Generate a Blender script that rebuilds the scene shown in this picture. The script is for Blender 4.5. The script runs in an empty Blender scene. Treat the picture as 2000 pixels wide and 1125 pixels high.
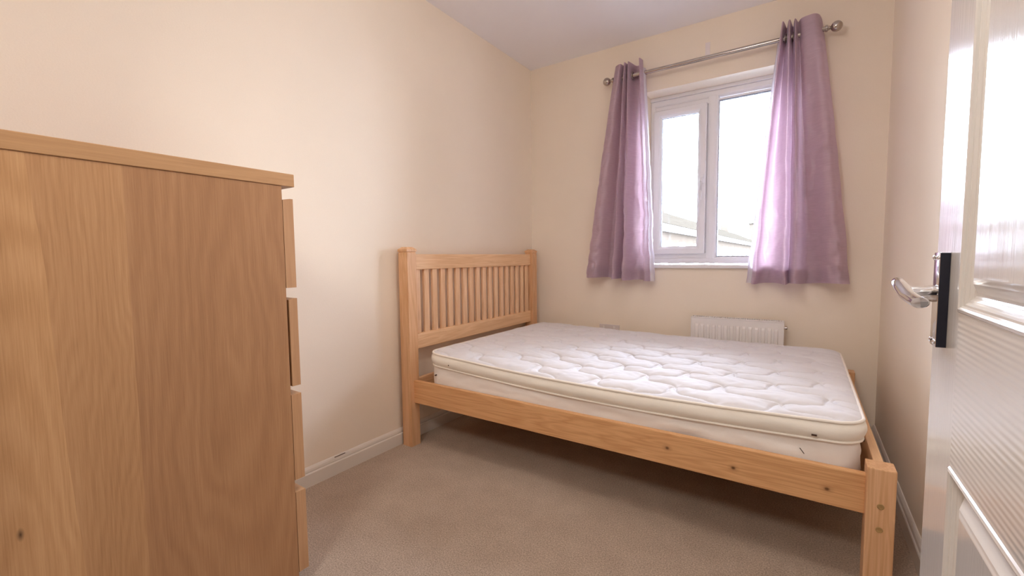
import bpy, bmesh, math, random
from mathutils import Vector, Matrix, noise
random.seed(4)
SC = bpy.context.scene
COL = SC.collection
PI = math.pi

# ------------------------------------------------------------------ camera
cam = bpy.data.cameras.new('camera')
camo = bpy.data.objects.new('camera', cam)
COL.objects.link(camo)
r_ = Vector((0.83154065, 0.55536823, -0.01030853))
u_ = Vector((-0.02966235, 0.06292942, 0.99757708))
f_ = Vector((-0.55467133, 0.82922012, -0.0688019))
M = Matrix((r_, u_, -f_)).transposed().to_4x4()
M.translation = Vector((1.774, -0.1165, 0.9841))
camo.matrix_world = M
cam.sensor_width = 36
cam.lens = 854.62 / 2000 * 36
cam.clip_start = 0.02
cam.clip_end = 400
SC.camera = camo

# ------------------------------------------------------------------ light
SKY = 33.0
w = bpy.data.worlds.new('overcast_sky')
SC.world = w
w.use_nodes = True
nt = w.node_tree
bgn = nt.nodes['Background']
bgn.inputs[0].default_value = (0.87, 0.955, 1.15, 1)
bgn.inputs[1].default_value = SKY

def area(name, loc, rot, sx, sy, power, col, portal=False):
    l = bpy.data.lights.new(name, 'AREA')
    l.shape = 'RECTANGLE'
    l.size, l.size_y = sx, sy
    l.energy = power
    l.color = col
    if portal:
        l.cycles.is_portal = True
    o = bpy.data.objects.new(name, l)
    o.location = loc
    o.rotation_euler = rot
    COL.objects.link(o)
    return o
# sampling guide over the window opening (gives off no light itself)
area('window_portal', (1.29, 3.02, 1.49), (-PI/2, 0, 0), 0.84, 1.12, 1, (1, 1, 1), True)
# added warm fills without fixtures: one high in the room, one behind the camera
pl_ = bpy.data.lights.new('room_fill_light', 'POINT')
pl_.energy = 13
pl_.shadow_soft_size = 0.14
pl_.color = (1.0, 0.90, 0.79)
plo = bpy.data.objects.new('room_fill_light', pl_)
plo.location = (1.35, 0.95, 2.13)
COL.objects.link(plo)
area('hall_fill_light', (1.35, -0.75, 2.28), (math.radians(50), 0, 0), 0.5, 0.5, 20, (1.0, 0.94, 0.86))

SC.view_settings.view_transform = 'Standard'
SC.view_settings.look = 'None'
SC.view_settings.gamma = 1
SC.view_settings.use_curve_mapping = False
SC.view_settings.exposure = 0.17
try:
    SC.cycles.max_bounces = 12
    SC.cycles.diffuse_bounces = 8
    SC.cycles.transparent_max_bounces = 12
    SC.cycles.sample_clamp_indirect = 8
    SC.cycles.use_denoising = True
except Exception:
    pass

# ------------------------------------------------------------------ materials
class NT:
    def __init__(s, name):
        s.m = bpy.data.materials.new(name)
        s.m.use_nodes = True
        s.t = s.m.node_tree
        s.b = s.t.nodes['Principled BSDF']
        s.o = s.t.nodes['Material Output']
    def n(s, typ, **kw):
        nd = s.t.nodes.new(typ)
        for k, v in kw.items():
            if k.startswith('i_'):
                nd.inputs[k[2:].replace('_', ' ')].default_value = v
            else:
                setattr(nd, k, v)
        return nd
    def l(s, a, b):
        s.t.links.new(a, b)
    def set(s, **kw):
        for k, v in kw.items():
            s.b.inputs[k.replace('_', ' ')].default_value = v
    def math(s, op, a, b=None, clamp=False):
        nd = s.t.nodes.new('ShaderNodeMath')
        nd.operation = op
        nd.use_clamp = clamp
        for i, v in enumerate((a, b)):
            if v is None: continue
            if isinstance(v, (int, float)): nd.inputs[i].default_value = v
            else: s.l(v, nd.inputs[i])
        return nd.outputs[0]
    def ramp(s, fac, stops):
        nd = s.t.nodes.new('ShaderNodeValToRGB')
        cr = nd.color_ramp
        while len(cr.elements) < len(stops): cr.elements.new(0.5)
        for e, (p, c) in zip(cr.elements, stops):
            e.position = p
            e.color = (*c, 1)
        s.l(fac, nd.inputs[0])
        return nd.outputs[0]
    def mix(s, fac, a, b, mode='MIX'):
        nd = s.t.nodes.new('ShaderNodeMix')
        nd.data_type = 'RGBA'
        nd.blend_type = mode
        for i, v in ((0, fac), (6, a), (7, b)):
            if isinstance(v, (int, float)): nd.inputs[i].default_value = v
            elif isinstance(v, tuple): nd.inputs[i].default_value = (*v, 1)
            else: s.l(v, nd.inputs[i])
        return nd.outputs[2]
    def coords(s, scale=(1, 1, 1), rnd=False, out='Object'):
        tc = s.n('ShaderNodeTexCoord')
        mp = s.n('ShaderNodeMapping')
        mp.inputs['Scale'].default_value = scale
        src = tc.outputs[out]
        if rnd:
            oi = s.n('ShaderNodeObjectInfo')
            k = s.math('MULTIPLY', oi.outputs['Random'], 7.3)
            va = s.n('ShaderNodeVectorMath', operation='ADD')
            s.l(src, va.inputs[0]); s.l(k, va.inputs[1])
            src = va.outputs[0]
        s.l(src, mp.inputs['Vector'])
        return mp.outputs[0]
    def noise(s, vec, scale, detail=3, rough=0.5, dist=0):
        nd = s.n('ShaderNodeTexNoise')
        nd.inputs['Scale'].default_value = scale
        nd.inputs['Detail'].default_value = detail
        nd.inputs['Roughness'].default_value = rough
        nd.inputs['Distortion'].default_value = dist
        s.l(vec, nd.inputs['Vector'])
        return nd.outputs[0]
    def bump(s, h, strength, dist=0.01):
        nd = s.n('ShaderNodeBump')
        nd.inputs['Strength'].default_value = strength
        nd.inputs['Distance'].default_value = dist
        s.l(h, nd.inputs['Height'])
        s.l(nd.outputs[0], s.b.inputs['Normal'])
        return nd.outputs[0]

def plain(name, col, rough=0.5, metal=0.0, coat=0.0, nscale=0, namp=0.04, bump=0.0, bscale=80):
    m = NT(name)
    m.set(Roughness=rough, Metallic=metal)
    m.b.inputs['Coat Weight'].default_value = coat
    m.b.inputs['Coat Roughness'].default_value = 0.08
    v = m.coords()
    nz = m.noise(v, nscale or 6, 3)
    d = tuple(max(0, c * (1 - namp)) for c in col)
    e = tuple(min(1, c * (1 + namp)) for c in col)
    m.l(m.ramp(nz, [(0.3, d), (0.7, e)]), m.b.inputs['Base Color'])
    if bump:
        m.bump(m.noise(v, bscale, 3), bump, 0.002)
    return m.m

def wood(name, axis, dark, light, sc=1.0, knots=(), ring=26, contrast=1.0, rough=0.45, rnd=True, bump=0.12):
    """long-grained timber; axis is the grain direction"""
    m = NT(name)
    s = [1.0, 1.0, 1.0]
    s[axis] = 0.06
    v = m.coords(tuple(x * sc for x in s), rnd)
    n1 = m.noise(v, 9, 4, 0.55, 0.6)
    wv = m.n('ShaderNodeTexNoise')
    rings = m.math('FRACT', m.math('MULTIPLY', n1, ring * 0.5))
    rings = m.math('PINGPONG', rings, 0.5)
    s2 = [60.0, 60.0, 60.0]
    s2[axis] = 1.6
    fine = m.noise(m.coords(tuple(x * sc for x in s2), rnd), 4, 4, 0.6)
    big = m.noise(m.coords(tuple(x * sc for x in s), rnd), 3, 2)
    k = m.math('ADD', m.math('MULTIPLY', rings, 0.5 * contrast), m.math('MULTIPLY', fine, 0.5))
    k = m.math('ADD', k, m.math('MULTIPLY', big, 0.3))
    mid = tuple((a + b) / 2 for a, b in zip(dark, light))
    c = m.ramp(k, [(0.2, dark), (0.5, mid), (0.8, light)])
    for (kp, rad) in knots:
        tc = m.n('ShaderNodeTexCoord')
        d = m.n('ShaderNodeVectorMath', operation='SUBTRACT')
        m.l(tc.outputs['Object'], d.inputs[0]); d.inputs[1].default_value = kp
        mu = m.n('ShaderNodeVectorMath', operation='MULTIPLY')
        m.l(d.outputs[0], mu.inputs[0])
        q = [1.0, 1.0, 1.0]; q[axis] = 0.8
        mu.inputs[1].default_value = q
        ln = m.n('ShaderNodeVectorMath', operation='LENGTH')
        m.l(mu.outputs[0], ln.inputs[0])
        t = m.math('DIVIDE', ln.outputs['Value'], rad)
        t1 = m.math('SUBTRACT', 1.0, m.math('SMOOTH_MIN', t, 1.0), True)
        c = m.mix(m.math('MULTIPLY', t1, 1.6, True), c, (0.06, 0.02, 0.008))
        t2 = m.math('MULTIPLY', m.math('SUBTRACT', 1.0, m.math('DIVIDE', t, 2.6), True), 0.5)
        c = m.mix(t2, c, tuple(x * 0.55 for x in dark))
    m.l(c, m.b.inputs['Base Color'])
    m.set(Roughness=rough)
    m.b.inputs['Specular IOR Level'].default_value = 0.4
    m.bump(fine, bump, 0.002)
    return m.m

def wall_mat(name, col, namp=0.025):
    m = NT(name)
    v = m.coords()
    a = m.noise(v, 2.2, 3)
    b = m.noise(v, 300, 2)
    k = m.math('ADD', m.math('MULTIPLY', a, 0.6), m.math('MULTIPLY', b, 0.4))
    m.l(m.ramp(k, [(0.35, tuple(c * (1 - namp) for c in col)), (0.65, tuple(c * (1 + namp) for c in col))]), m.b.inputs['Base Color'])
    m.set(Roughness=0.85)
    m.b.inputs['Specular IOR Level'].default_value = 0.25
    m.bump(m.noise(v, 160, 3), 0.12, 0.002)
    return m.m

MAT = {}
MAT['wall'] = wall_mat('cream_wall_paint', (0.85, 0.765, 0.655))
MAT['ceiling'] = wall_mat('white_ceiling_paint', (0.87, 0.87, 0.92), 0.015)
MAT['trimwhite'] = plain('white_gloss_trim_paint', (0.76, 0.72, 0.67), 0.3, coat=0.3, nscale=4, namp=0.03)
MAT['upvc'] = plain('white_window_plastic', (0.80, 0.80, 0.83), 0.28, nscale=3, namp=0.01)
MAT['gasket'] = plain('dark_glazing_gasket', (0.12, 0.12, 0.16), 0.6)
MAT['radiator'] = plain('white_radiator_enamel', (0.78, 0.75, 0.74), 0.3, nscale=3, namp=0.02)
MAT['dark'] = plain('dark_void', (0.03, 0.025, 0.02), 0.8)
MAT['socket'] = plain('white_socket_plastic', (0.68, 0.62, 0.62), 0.35)
MAT['patch'] = plain('pale_plate_paint', (0.80, 0.74, 0.74), 0.6)
MAT['chrome'] = plain('polished_chrome', (0.80, 0.80, 0.82), 0.07, metal=1.0, namp=0.01)
MAT['nickel'] = plain('brushed_nickel', (0.50, 0.45, 0.42), 0.20, metal=1.0, namp=0.03)
MAT['screw'] = plain('dull_steel_screw', (0.46, 0.30, 0.13), 0.4, metal=0.2)

PD, PL = (0.52, 0.245, 0.095), (0.80, 0.48, 0.24)
MAT['pine_x'] = wood('pine_long_x', 0, PD, PL)
MAT['pine_y'] = wood('pine_long_y', 1, (0.66, 0.38, 0.19), (0.90, 0.62, 0.38))
MAT['pine_z'] = wood('pine_upright', 2, (0.55, 0.28, 0.125), (0.80, 0.51, 0.30))
MAT['pine_slat'] = wood('pine_slat_upright', 2, (0.62, 0.34, 0.18), (0.92, 0.65, 0.42))
MAT['oak_z'] = wood('oak_effect_edge_upright', 2, (0.40, 0.21, 0.10), (0.58, 0.34, 0.18), contrast=0.5)
MAT['oak_y'] = wood('oak_effect_edge_long', 1, (0.38, 0.20, 0.09), (0.56, 0.33, 0.16), contrast=0.5)

def veneer():
    """oak veneer side panel: three upright leaves, the outer ones with arching figure"""
    m = NT('oak_veneer_side')
    tc = m.n('ShaderNodeTexCoord')
    sp = m.n('ShaderNodeSeparateXYZ')
    m.l(tc.outputs['Object'], sp.inputs[0])
    Y, Z = sp.outputs[1], sp.outputs[2]
    warp = m.noise(m.coords((1, 2.0, 0.7)), 2.2, 3, 0.5)
    warp = m.math('MULTIPLY', m.math('SUBTRACT', warp, 0.5), 0.26)
    def leaf(y0, z0, kz, freq, amp):
        dy = m.math('ADD', m.math('SUBTRACT', Y, y0), m.math('MULTIPLY', warp, 0.8))
        dz = m.math('MULTIPLY', m.math('ADD', m.math('SUBTRACT', Z, z0), m.math('MULTIPLY', warp, 1.5)), kz)
        r = m.math('SQRT', m.math('ADD', m.math('MULTIPLY', dy, dy), m.math('MULTIPLY', dz, dz)))
        r = m.math('ADD', r, m.math('MULTIPLY', m.noise(m.coords((1, 14, 1.2)), 2, 3), 0.02))
        sn = m.math('SINE', m.math('MULTIPLY', r, freq))
        return m.math('MULTIPLY', m.math('ADD', m.math('MULTIPLY', sn, 0.5), 0.5), amp)
    L = leaf(0.02, 0.30, 0.16, 300, 0.16)
    Cn = leaf(-0.25, 0.6, 0.03, 420, 0.12)
    Rr = leaf(0.44, 0.85, 0.15, 210, 0.15)
    edge1 = m.math('ADD', Y, m.math('MULTIPLY', m.math('SUBTRACT', Z, 0.6), 0.05))
    edge1 = m.math('ADD', edge1, m.math('MULTIPLY', warp, 0.15))
    a1 = m.math('GREATER_THAN', edge1, 0.100)
    a2 = m.math('GREATER_THAN', Y, 0.217)
    def mixf(f, a, b):
        return m.math('ADD', m.math('MULTIPLY', a, m.math('SUBTRACT', 1.0, f)), m.math('MULTIPLY', b, f))
    fig = mixf(a2, mixf(a1, L, Cn), Rr)
    fine = m.noise(m.coords((1, 90, 2.2)), 4, 4, 0.65)
    tone = m.math('MULTIPLY', m.noise(m.coords((1, 5, 0.5)), 3, 2), 0.35)
    k = m.math('ADD', m.math('ADD', fig, m.math('MULTIPLY', fine, 0.8)), m.math('SUBTRACT', tone, 0.1))
    cl = m.ramp(k, [(0.15, (0.37, 0.185, 0.075)), (0.55, (0.52, 0.29, 0.135)), (0.95, (0.64, 0.39, 0.20))])
    cd = m.ramp(k, [(0.15, (0.28, 0.135, 0.062)), (0.55, (0.385, 0.20, 0.095)), (0.95, (0.48, 0.27, 0.135))])
    c = m.mix(mixf(a2, mixf(a1, 0.0, 0.45), 1.0), cl, cd)
    d = m.n('ShaderNodeVectorMath', operation='SUBTRACT')
    m.l(tc.outputs['Object'], d.inputs[0]); d.inputs[1].default_value = (0.0, 0.0265, 0.462)
    mu = m.n('ShaderNodeVectorMath', operation='MULTIPLY'); m.l(d.outputs[0], mu.inputs[0]); mu.inputs[1].default_value = (0, 1, 0.4)
    ln = m.n('ShaderNodeVectorMath', operation='LENGTH'); m.l(mu.outputs[0], ln.inputs[0])
    kk = m.math('SUBTRACT', 1.0, m.math('DIVIDE', ln.outputs['Value'], 0.006), True)
    c = m.mix(kk, c, (0.08, 0.04, 0.02))
    m.l(c, m.b.inputs['Base Color'])
    m.set(Roughness=0.42)
    m.b.inputs['Specular IOR Level'].default_value = 0.35
    m.bump(fine, 0.1, 0.001)
    return m.m
MAT['veneer'] = veneer()

def carpet():
    m = NT('beige_carpet')
    v = m.coords()
    a = m.noise(v, 210, 5, 0.8)
    b = m.noise(v, 7, 4, 0.6)
    e = m.noise(v, 1.6, 2)
    k = m.math('ADD', m.math('MULTIPLY', a, 0.85), m.math('MULTIPLY', b, 0.12))
    k = m.math('ADD', k, m.math('MULTIPLY', e, 0.1))
    m.l(m.ramp(k, [(0.36, (0.25, 0.17, 0.12)), (0.52, (0.56, 0.425, 0.32)), (0.68, (0.88, 0.73, 0.60))]), m.b.inputs['Base Color'])
    m.set(Roughness=0.97)
    m.b.inputs['Specular IOR Level'].default_value = 0.1
    m.b.inputs['Sheen Weight'].default_value = 0.15
    m.bump(a, 0.9, 0.008)
    return m.m
MAT['carpet'] = carpet()

def door_mat(name, vertical):
    m = NT(name)
    # stretched grain lines pressed into the skin of the door
    if vertical:
        v = m.coords((1, 1, 0.045))
        n = m.noise(v, 17, 2, 0.5, 0.4)
        h = m.math('SINE', m.math('MULTIPLY', n, 95))
        f = m.noise(m.coords((1, 110, 3)), 3, 3)
        st, fr = 0.11, 0.25
    else:
        v = m.coords((1, 0.09, 1))
        n = m.noise(v, 3.2, 2, 0.5, 0.2)
        sp = m.n('ShaderNodeSeparateXYZ')
        m.l(m.coords(), sp.inputs[0])
        h = m.math('SINE', m.math('ADD', m.math('MULTIPLY', sp.outputs[2], 690), m.math('MULTIPLY', n, 26)))
        f = m.noise(m.coords((1, 3, 110)), 3, 3)
        st, fr = 0.30, 0.2
    k = m.math('ADD', m.math('MULTIPLY', h, 0.5), m.math('MULTIPLY', f, fr))
    m.b.inputs['Base Color'].default_value = (0.74, 0.71, 0.68, 1)
    m.set(Roughness=0.17)
    m.b.inputs['Specular IOR Level'].default_value = 0.5
    m.b.inputs['Coat Weight'].default_value = 0.35
    m.b.inputs['Coat Roughness'].default_value = 0.1
    m.bump(k, st, 0.001)
    return m.m
MAT['door_v'] = door_mat('white_gloss_door_upright_grain', True)
MAT['door_h'] = door_mat('white_gloss_door_cross_grain', False)

def curtain_mat(name, thick=1.0):
    m = NT(name)
    v = m.coords((1.2, 1.2, 26))
    n = m.noise(v, 14, 4, 0.6)
    n2 = m.noise(m.coords((3, 3, 60)), 9, 3)
    c = m.ramp(m.math('ADD', m.math('MULTIPLY', n, 0.6), m.math('MULTIPLY', n2, 0.4)),
               [(0.3, (0.43, 0.325, 0.40)), (0.7, (0.62, 0.49, 0.575))])
    m.l(c, m.b.inputs['Base Color'])
    m.set(Roughness=0.42)
    m.b.inputs['Sheen Weight'].default_value = 0.5
    m.b.inputs['Sheen Tint'].default_value = (0.9, 0.8, 1.0, 1)
    nb = m.bump(n2, 0.10, 0.002)
    tr = m.n('ShaderNodeBsdfTranslucent')
    tr.inputs[0].default_value = (0.76 * thick, 0.52 * thick, 0.60 * thick, 1)
    m.l(nb, tr.inputs['Normal'])
    mx = m.n('ShaderNodeMixShader')
    mx.inputs[0].default_value = 0.30 * thick
    m.l(m.b.outputs[0], mx.inputs[1]); m.l(tr.outputs[0], mx.inputs[2])
    m.l(mx.outputs[0], m.o.inputs['Surface'])
    return m.m
MAT['curtain'] = curtain_mat('mauve_slub_satin')

def glass():
    m = NT('window_glass')
    tr = m.n('ShaderNodeBsdfTransparent')
    tr.inputs[0].default_value = (0.95, 0.97, 0.97, 1)
    gl = m.n('ShaderNodeBsdfGlossy')
    gl.inputs['Roughness'].default_value = 0.02
    fr = m.n('ShaderNodeFresnel')
    fr.inputs[0].default_value = 1.45
    mx = m.n('ShaderNodeMixShader')
    m.l(fr.outputs[0], mx.inputs[0]); m.l(tr.outputs[0], mx.inputs[1]); m.l(gl.outputs[0], mx.inputs[2])
    m.l(mx.outputs[0], m.o.inputs['Surface'])
    return m.m
MAT['glass'] = glass()

def ticking(name, base, flower=True):
    m = NT(name)
    v = m.coords()
    n = m.noise(v, 5, 3)
    c = m.ramp(n, [(0.3, tuple(x * 0.95 for x in base)), (0.7, base)])
    if flower:
        # faint woven leaf motif
        vo = m.n('ShaderNodeTexVoronoi')
        vo.inputs['Scale'].default_value = 13
        vo.inputs['Randomness'].default_value = 0.9
        m.l(m.coords((1, 1.4, 0.2)), vo.inputs['Vector'])
        k = m.math('SUBTRACT', 1.0, m.math('DIVIDE', vo.outputs['Distance'], 0.26), True)
        k = m.math('MULTIPLY', m.math('GREATER_THAN', k, 0.25), 0.16)
        c = m.mix(k, c, (0.52, 0.52, 0.62))
    m.l(c, m.b.inputs['Base Color'])
    m.set(Roughness=0.8)
    m.b.inputs['Sheen Weight'].default_value = 0.1
    m.bump(m.noise(v, 240, 3), 0.15, 0.002)
    return m.m
MAT['quilt'] = ticking('white_quilted_ticking', (0.73, 0.72, 0.755))
MAT['border'] = ticking('cream_mattress_border', (0.87, 0.83, 0.76), False)
MAT['side'] = ticking('off_white_mattress_side', (0.87, 0.83, 0.80), False)
MAT['tape'] = plain('cream_piping_tape', (0.88, 0.83, 0.76), 0.7)
MAT['eyelet_dark'] = plain('dark_brown_vent', (0.06, 0.03, 0.02), 0.5)

# ------------------------------------------------------------------ mesh helpers
def world_base(parent):
    p = Vector((0, 0, 0))
    while parent is not None:
        p += parent.location
        parent = parent.parent
    return p

def link(name, bm, mat, parent=None, smooth=False, angle=None, loc=None):
    """bm is built in world coordinates; the object's origin is put at its parent (or loc)"""
    base = world_base(parent)
    off = Vector((0, 0, 0))
    if loc is not None:
        off = Vector(loc) - base
    bm.transform(Matrix.Translation(-(base + off)))
    bmesh.ops.recalc_face_normals(bm, faces=bm.faces)
    me = bpy.data.meshes.new(name)
    bm.to_mesh(me)
    bm.free()
    for m in (mat if isinstance(mat, (list, tuple)) else [mat]):
        me.materials.append(MAT[m])
    if smooth:
        for p in me.polygons: p.use_smooth = True
    if angle:
        for p in me.polygons: p.use_smooth = True
        try: me.set_sharp_from_angle(angle=math.radians(angle))
        except Exception: pass
    o = bpy.data.objects.new(name, me)
    o.parent = parent
    o.location = off
    COL.objects.link(o)
    return o

def root(name, loc, label, cat, group=None):
    o = bpy.data.objects.new(name, None)
    o.empty_display_size = 0.1
    o.location = loc
    COL.objects.link(o)
    o['label'] = label; o['category'] = cat
    if group: o['group'] = group
    return o

def structure(o):
    o['kind'] = 'structure'
    return o

def box(bm, x0, x1, y0, y1, z0, z1, bev=0.0, seg=2):
    vs = [bm.verts.new((x, y, z)) for x in (x0, x1) for y in (y0, y1) for z in (z0, z1)]
    F = [(0, 1, 3, 2), (4, 6, 7, 5), (0, 4, 5, 1), (2, 3, 7, 6), (0, 2, 6, 4), (1, 5, 7, 3)]
    fs = [bm.faces.new([vs[i] for i in f]) for f in F]
    if bev:
        es = list({e for f in fs for e in f.edges})
        bmesh.ops.bevel(bm, geom=es, offset=bev, segments=seg, profile=0.6, affect='EDGES')
    return bm

def B(*a, **k):
    return box(bmesh.new(), *a, **k)

def lathe(bm, prof, n=24, axis='z', c=(0, 0, 0)):
    """prof: list of (r, t) along the axis"""
    rings = []
    for r, t in prof:
        ring = []
        for i in range(n):
            a = 2 * PI * i / n
            p, q = r * math.cos(a), r * math.sin(a)
            co = {'z': (p, q, t), 'x': (t, p, q), 'y': (p, t, q)}[axis]
            ring.append(bm.verts.new(Vector(co) + Vector(c)))
        rings.append(ring)
    for a, b in zip(rings[:-1], rings[1:]):
        for i in range(n):
            bm.faces.new((a[i], a[(i + 1) % n], b[(i + 1) % n], b[i]))
    bm.faces.new(rings[0]); bm.faces.new(rings[-1][::-1])
    return bm

def tube(bm, pts, rad, n=12, flat=1.0, up=Vector((0, 0, 1))):
    pts = [Vector(p) for p in pts]
    if not isinstance(rad, (list, tuple)): rad = [rad] * len(pts)
    rings = []
    for i, p in enumerate(pts):
        t = (pts[min(i + 1, len(pts) - 1)] - pts[max(i - 1, 0)]).normalized()
        s = t.cross(up)
        if s.length < 1e-3: s = t.cross(Vector((1, 0, 0)))
        s.normalize()
        v = s.cross(t).normalized()
        rings.append([bm.verts.new(p + (s * math.cos(2 * PI * k / n) + v * flat * math.sin(2 * PI * k / n)) * rad[i]) for k in range(n)])
    for a, b in zip(rings[:-1], rings[1:]):
        for i in range(n):
            bm.faces.new((a[i], a[(i + 1) % n], b[(i + 1) % n], b[i]))
    bm.faces.new(rings[0]); bm.faces.new(rings[-1][::-1])
    return bm

def torus(bm, c, R, r, axis='x', n=24, k=8):
    c = Vector(c)
    rings = []
    for i in range(n):
        a = 2 * PI * i / n
        ring = []
        for j in range(k):
            b = 2 * PI * j / k
            rr = R + r * math.cos(b)
            t = r * math.sin(b)
            co = {'x': (t, rr * math.cos(a), rr * math.sin(a)), 'y': (rr * math.cos(a), t, rr * math.sin(a)), 'z': (rr * math.cos(a), rr * math.sin(a), t)}[axis]
            ring.append(bm.verts.new(c + Vector(co)))
        rings.append(ring)
    for i in range(n):
        A, Bq = rings[i], rings[(i + 1) % n]
        for j in range(k):
            bm.faces.new((A[j], A[(j + 1) % k], Bq[(j + 1) % k], Bq[j]))
    return bm

def extrude_profile(bm, prof, axis, a0, a1):
    """prof: closed list of 2D points; axis: 'x' -> points are (y,z), 'y' -> points are (x,z)"""
    def P(p, t): return (t, p[0], p[1]) if axis == 'x' else (p[0], t, p[1])
    A = [bm.verts.new(P(p, a0)) for p in prof]
    Bv = [bm.verts.new(P(p, a1)) for p in prof]
    n = len(prof)
    for i in range(n):
        bm.faces.new((A[i], A[(i + 1) % n], Bv[(i + 1) % n], Bv[i]))
    bm.faces.new(A); bm.faces.new(Bv[::-1])
    return bm

# ------------------------------------------------------------------ room
W, YW, H = 2.107, 2.823, 2.40      # right wall, window wall, ceiling
YN = -0.06                          # near wall (with the camera's doorway, widened for the added hall fill)
OX0, OX1, OZ0, OZ1 = 0.868, 1.70, 0.915, 2.052   # window opening

structure(link('floor', B(-0.12, W + 1.4, -3.4, YW + 0.28, -0.06, 0.0), 'carpet'))
structure(link('ceiling', B(-0.12, W + 1.4, -3.4, YW + 0.28, H, H + 0.1), 'ceiling'))
structure(link('wall_left', B(-0.12, 0.0, -3.4, YW + 0.28, 0, H), 'wall'))
structure(link('wall_right', B(W, W + 0.12, YN - 0.1, YW + 0.28, 0, H), 'wall'))
MAT['hall'] = wall_mat('hall_dark_for_reflection', (0.07, 0.06, 0.065))  # unseen hall, coloured dark so the door handle reflects darkness
# window wall with its opening
bm = bmesh.new()
box(bm, 0, OX0, YW, YW + 0.28, 0, H)
box(bm, OX1, W, YW, YW + 0.28, 0, H)
box(bm, OX0, OX1, YW, YW + 0.28, 0, OZ0)
box(bm, OX0, OX1, YW, YW + 0.28, OZ1, H)
structure(link('wall_window', bm, 'wall'))
bm = bmesh.new()
box(bm, 0, 0.62, YN - 0.1, YN, 0, H)
box(bm, 1.98, W, YN - 0.1, YN, 0, H)
box(bm, 0.62, 1.98, YN - 0.1, YN, 2.03, H)
structure(link('wall_near', bm, 'wall'))
structure(link('wall_hall', B(0, W + 1.4, -3.4, -3.3, 0, H), 'hall'))
bm = box(bmesh.new(), W + 1.3, W + 1.4, -3.3, YN - 0.1, 0, H)
box(bm, W + 0.12, W + 1.3, YN - 0.1, YN, 0, H)
structure(link('wall_hall_right', bm, 'hall'))

def skirting(name, axis, face, sgn, a0, a1, h=0.085, t=0.016):
    # profile in (out, z); out measured from the wall face
    pr = [(0, 0), (t, 0), (t, h * 0.66), (t - 0.002, h * 0.70), (t - 0.005, h * 0.72), (t - 0.004, h * 0.78), (t - 0.006, h * 0.88), (t - 0.010, h * 0.96), (t - 0.013, h), (0, h)]
    pr = [(face + sgn * o, z) for o, z in pr]
    return structure(link(name, extrude_profile(bmesh.new(), pr, axis, a0, a1), 'trimwhite'))
bl = skirting('baseboard_left', 'y', 0.0, 1, YN, YW)
skirting('baseboard_right', 'y', W, -1, YN, YW)
skirting('baseboard_window', 'x', YW, -1, 0.016, W - 0.016)
skirting('baseboard_near', 'x', YN, 1, 0.016, 0.62)
# a dark scuff chipped out of the left skirting's top edge
link('scuff', B(0.0095, 0.0125, 1.045, 1.10, 0.0805, 0.0825), 'eyelet_dark', bl)

# ------------------------------------------------------------------ window
YF = YW + 0.15
win = bpy.data.objects.new('window_1', None)
win.location = (1.28, YF, OZ0)
COL.objects.link(win)
structure(win)
def frame_rect(bm, x0, x1, z0, z1, wd, y0, y1, bev=0.004, step=True):
    """mitred rectangular frame with an ogee step on its inner edge"""
    def ring(d, y):
        return [bm.verts.new(c) for c in ((x0 + d, y, z0 + d), (x1 - d, y, z0 + d), (x1 - d, y, z1 - d), (x0 + d, y, z1 - d))]
    prof = [(0, y1), (0, y0 + bev), (bev, y0), (wd * 0.62, y0), (wd * 0.78, y0 + 0.004), (wd * 0.9, y0 + 0.012), (wd, y0 + 0.016), (wd, y1)]
    rs = [ring(d, y) for d, y in prof]
    for a, b in zip(rs, rs[1:] + rs[:1]):
        for i in range(4):
            bm.faces.new((a[i], a[(i + 1) % 4], b[(i + 1) % 4], b[i]))
    return bm
zf0, zf1 = 0.936, 2.030
MX0, MX1 = 1.232, 1.290
fr = link('window_frame', frame_rect(bmesh.new(), OX0 - 0.0, OX1, zf0, zf1, 0.045, YF, YF + 0.06), 'upvc', win)
bm = bmesh.new()
pr = [(MX0 - 0.006, YF + 0.055), (MX0 - 0.006, YF + 0.014), (MX0 + 0.004, YF + 0.002), (MX0 + 0.016, YF - 0.001), (MX1 - 0.016, YF - 0.001), (MX1 - 0.004, YF + 0.002), (MX1 + 0.006, YF + 0.014), (MX1 + 0.006, YF + 0.055)]
A = [bm.verts.new((x, y, zf0 + 0.03)) for x, y in pr]
Bv = [bm.verts.new((x, y, zf1 - 0.03)) for x, y in pr]
for i in range(8): bm.faces.new((A[i], A[(i + 1) % 8], Bv[(i + 1) % 8], Bv[i]))
bm.faces.new(A); bm.faces.new(Bv[::-1])
link('mullion', bm, 'upvc', win)
# quadrant trim between frame head and plaster
link('head_trim', B(OX0, OX1, YF - 0.012, YF + 0.06, zf1, OZ1, bev=0.003), 'upvc', win)
for a, b in ((0.972, 1.004), (1.956, 1.990)):
    link('frame_rebate', B(OX0 + 0.03, MX0 + 0.004, YF + 0.003, YF + 0.05, a, b, bev=0.003), 'upvc', win)
link('frame_rebate', B(OX0 + 0.03, OX0 + 0.052, YF + 0.0035, YF + 0.05, 0.98, 1.985, bev=0.003), 'upvc', win)
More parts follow.
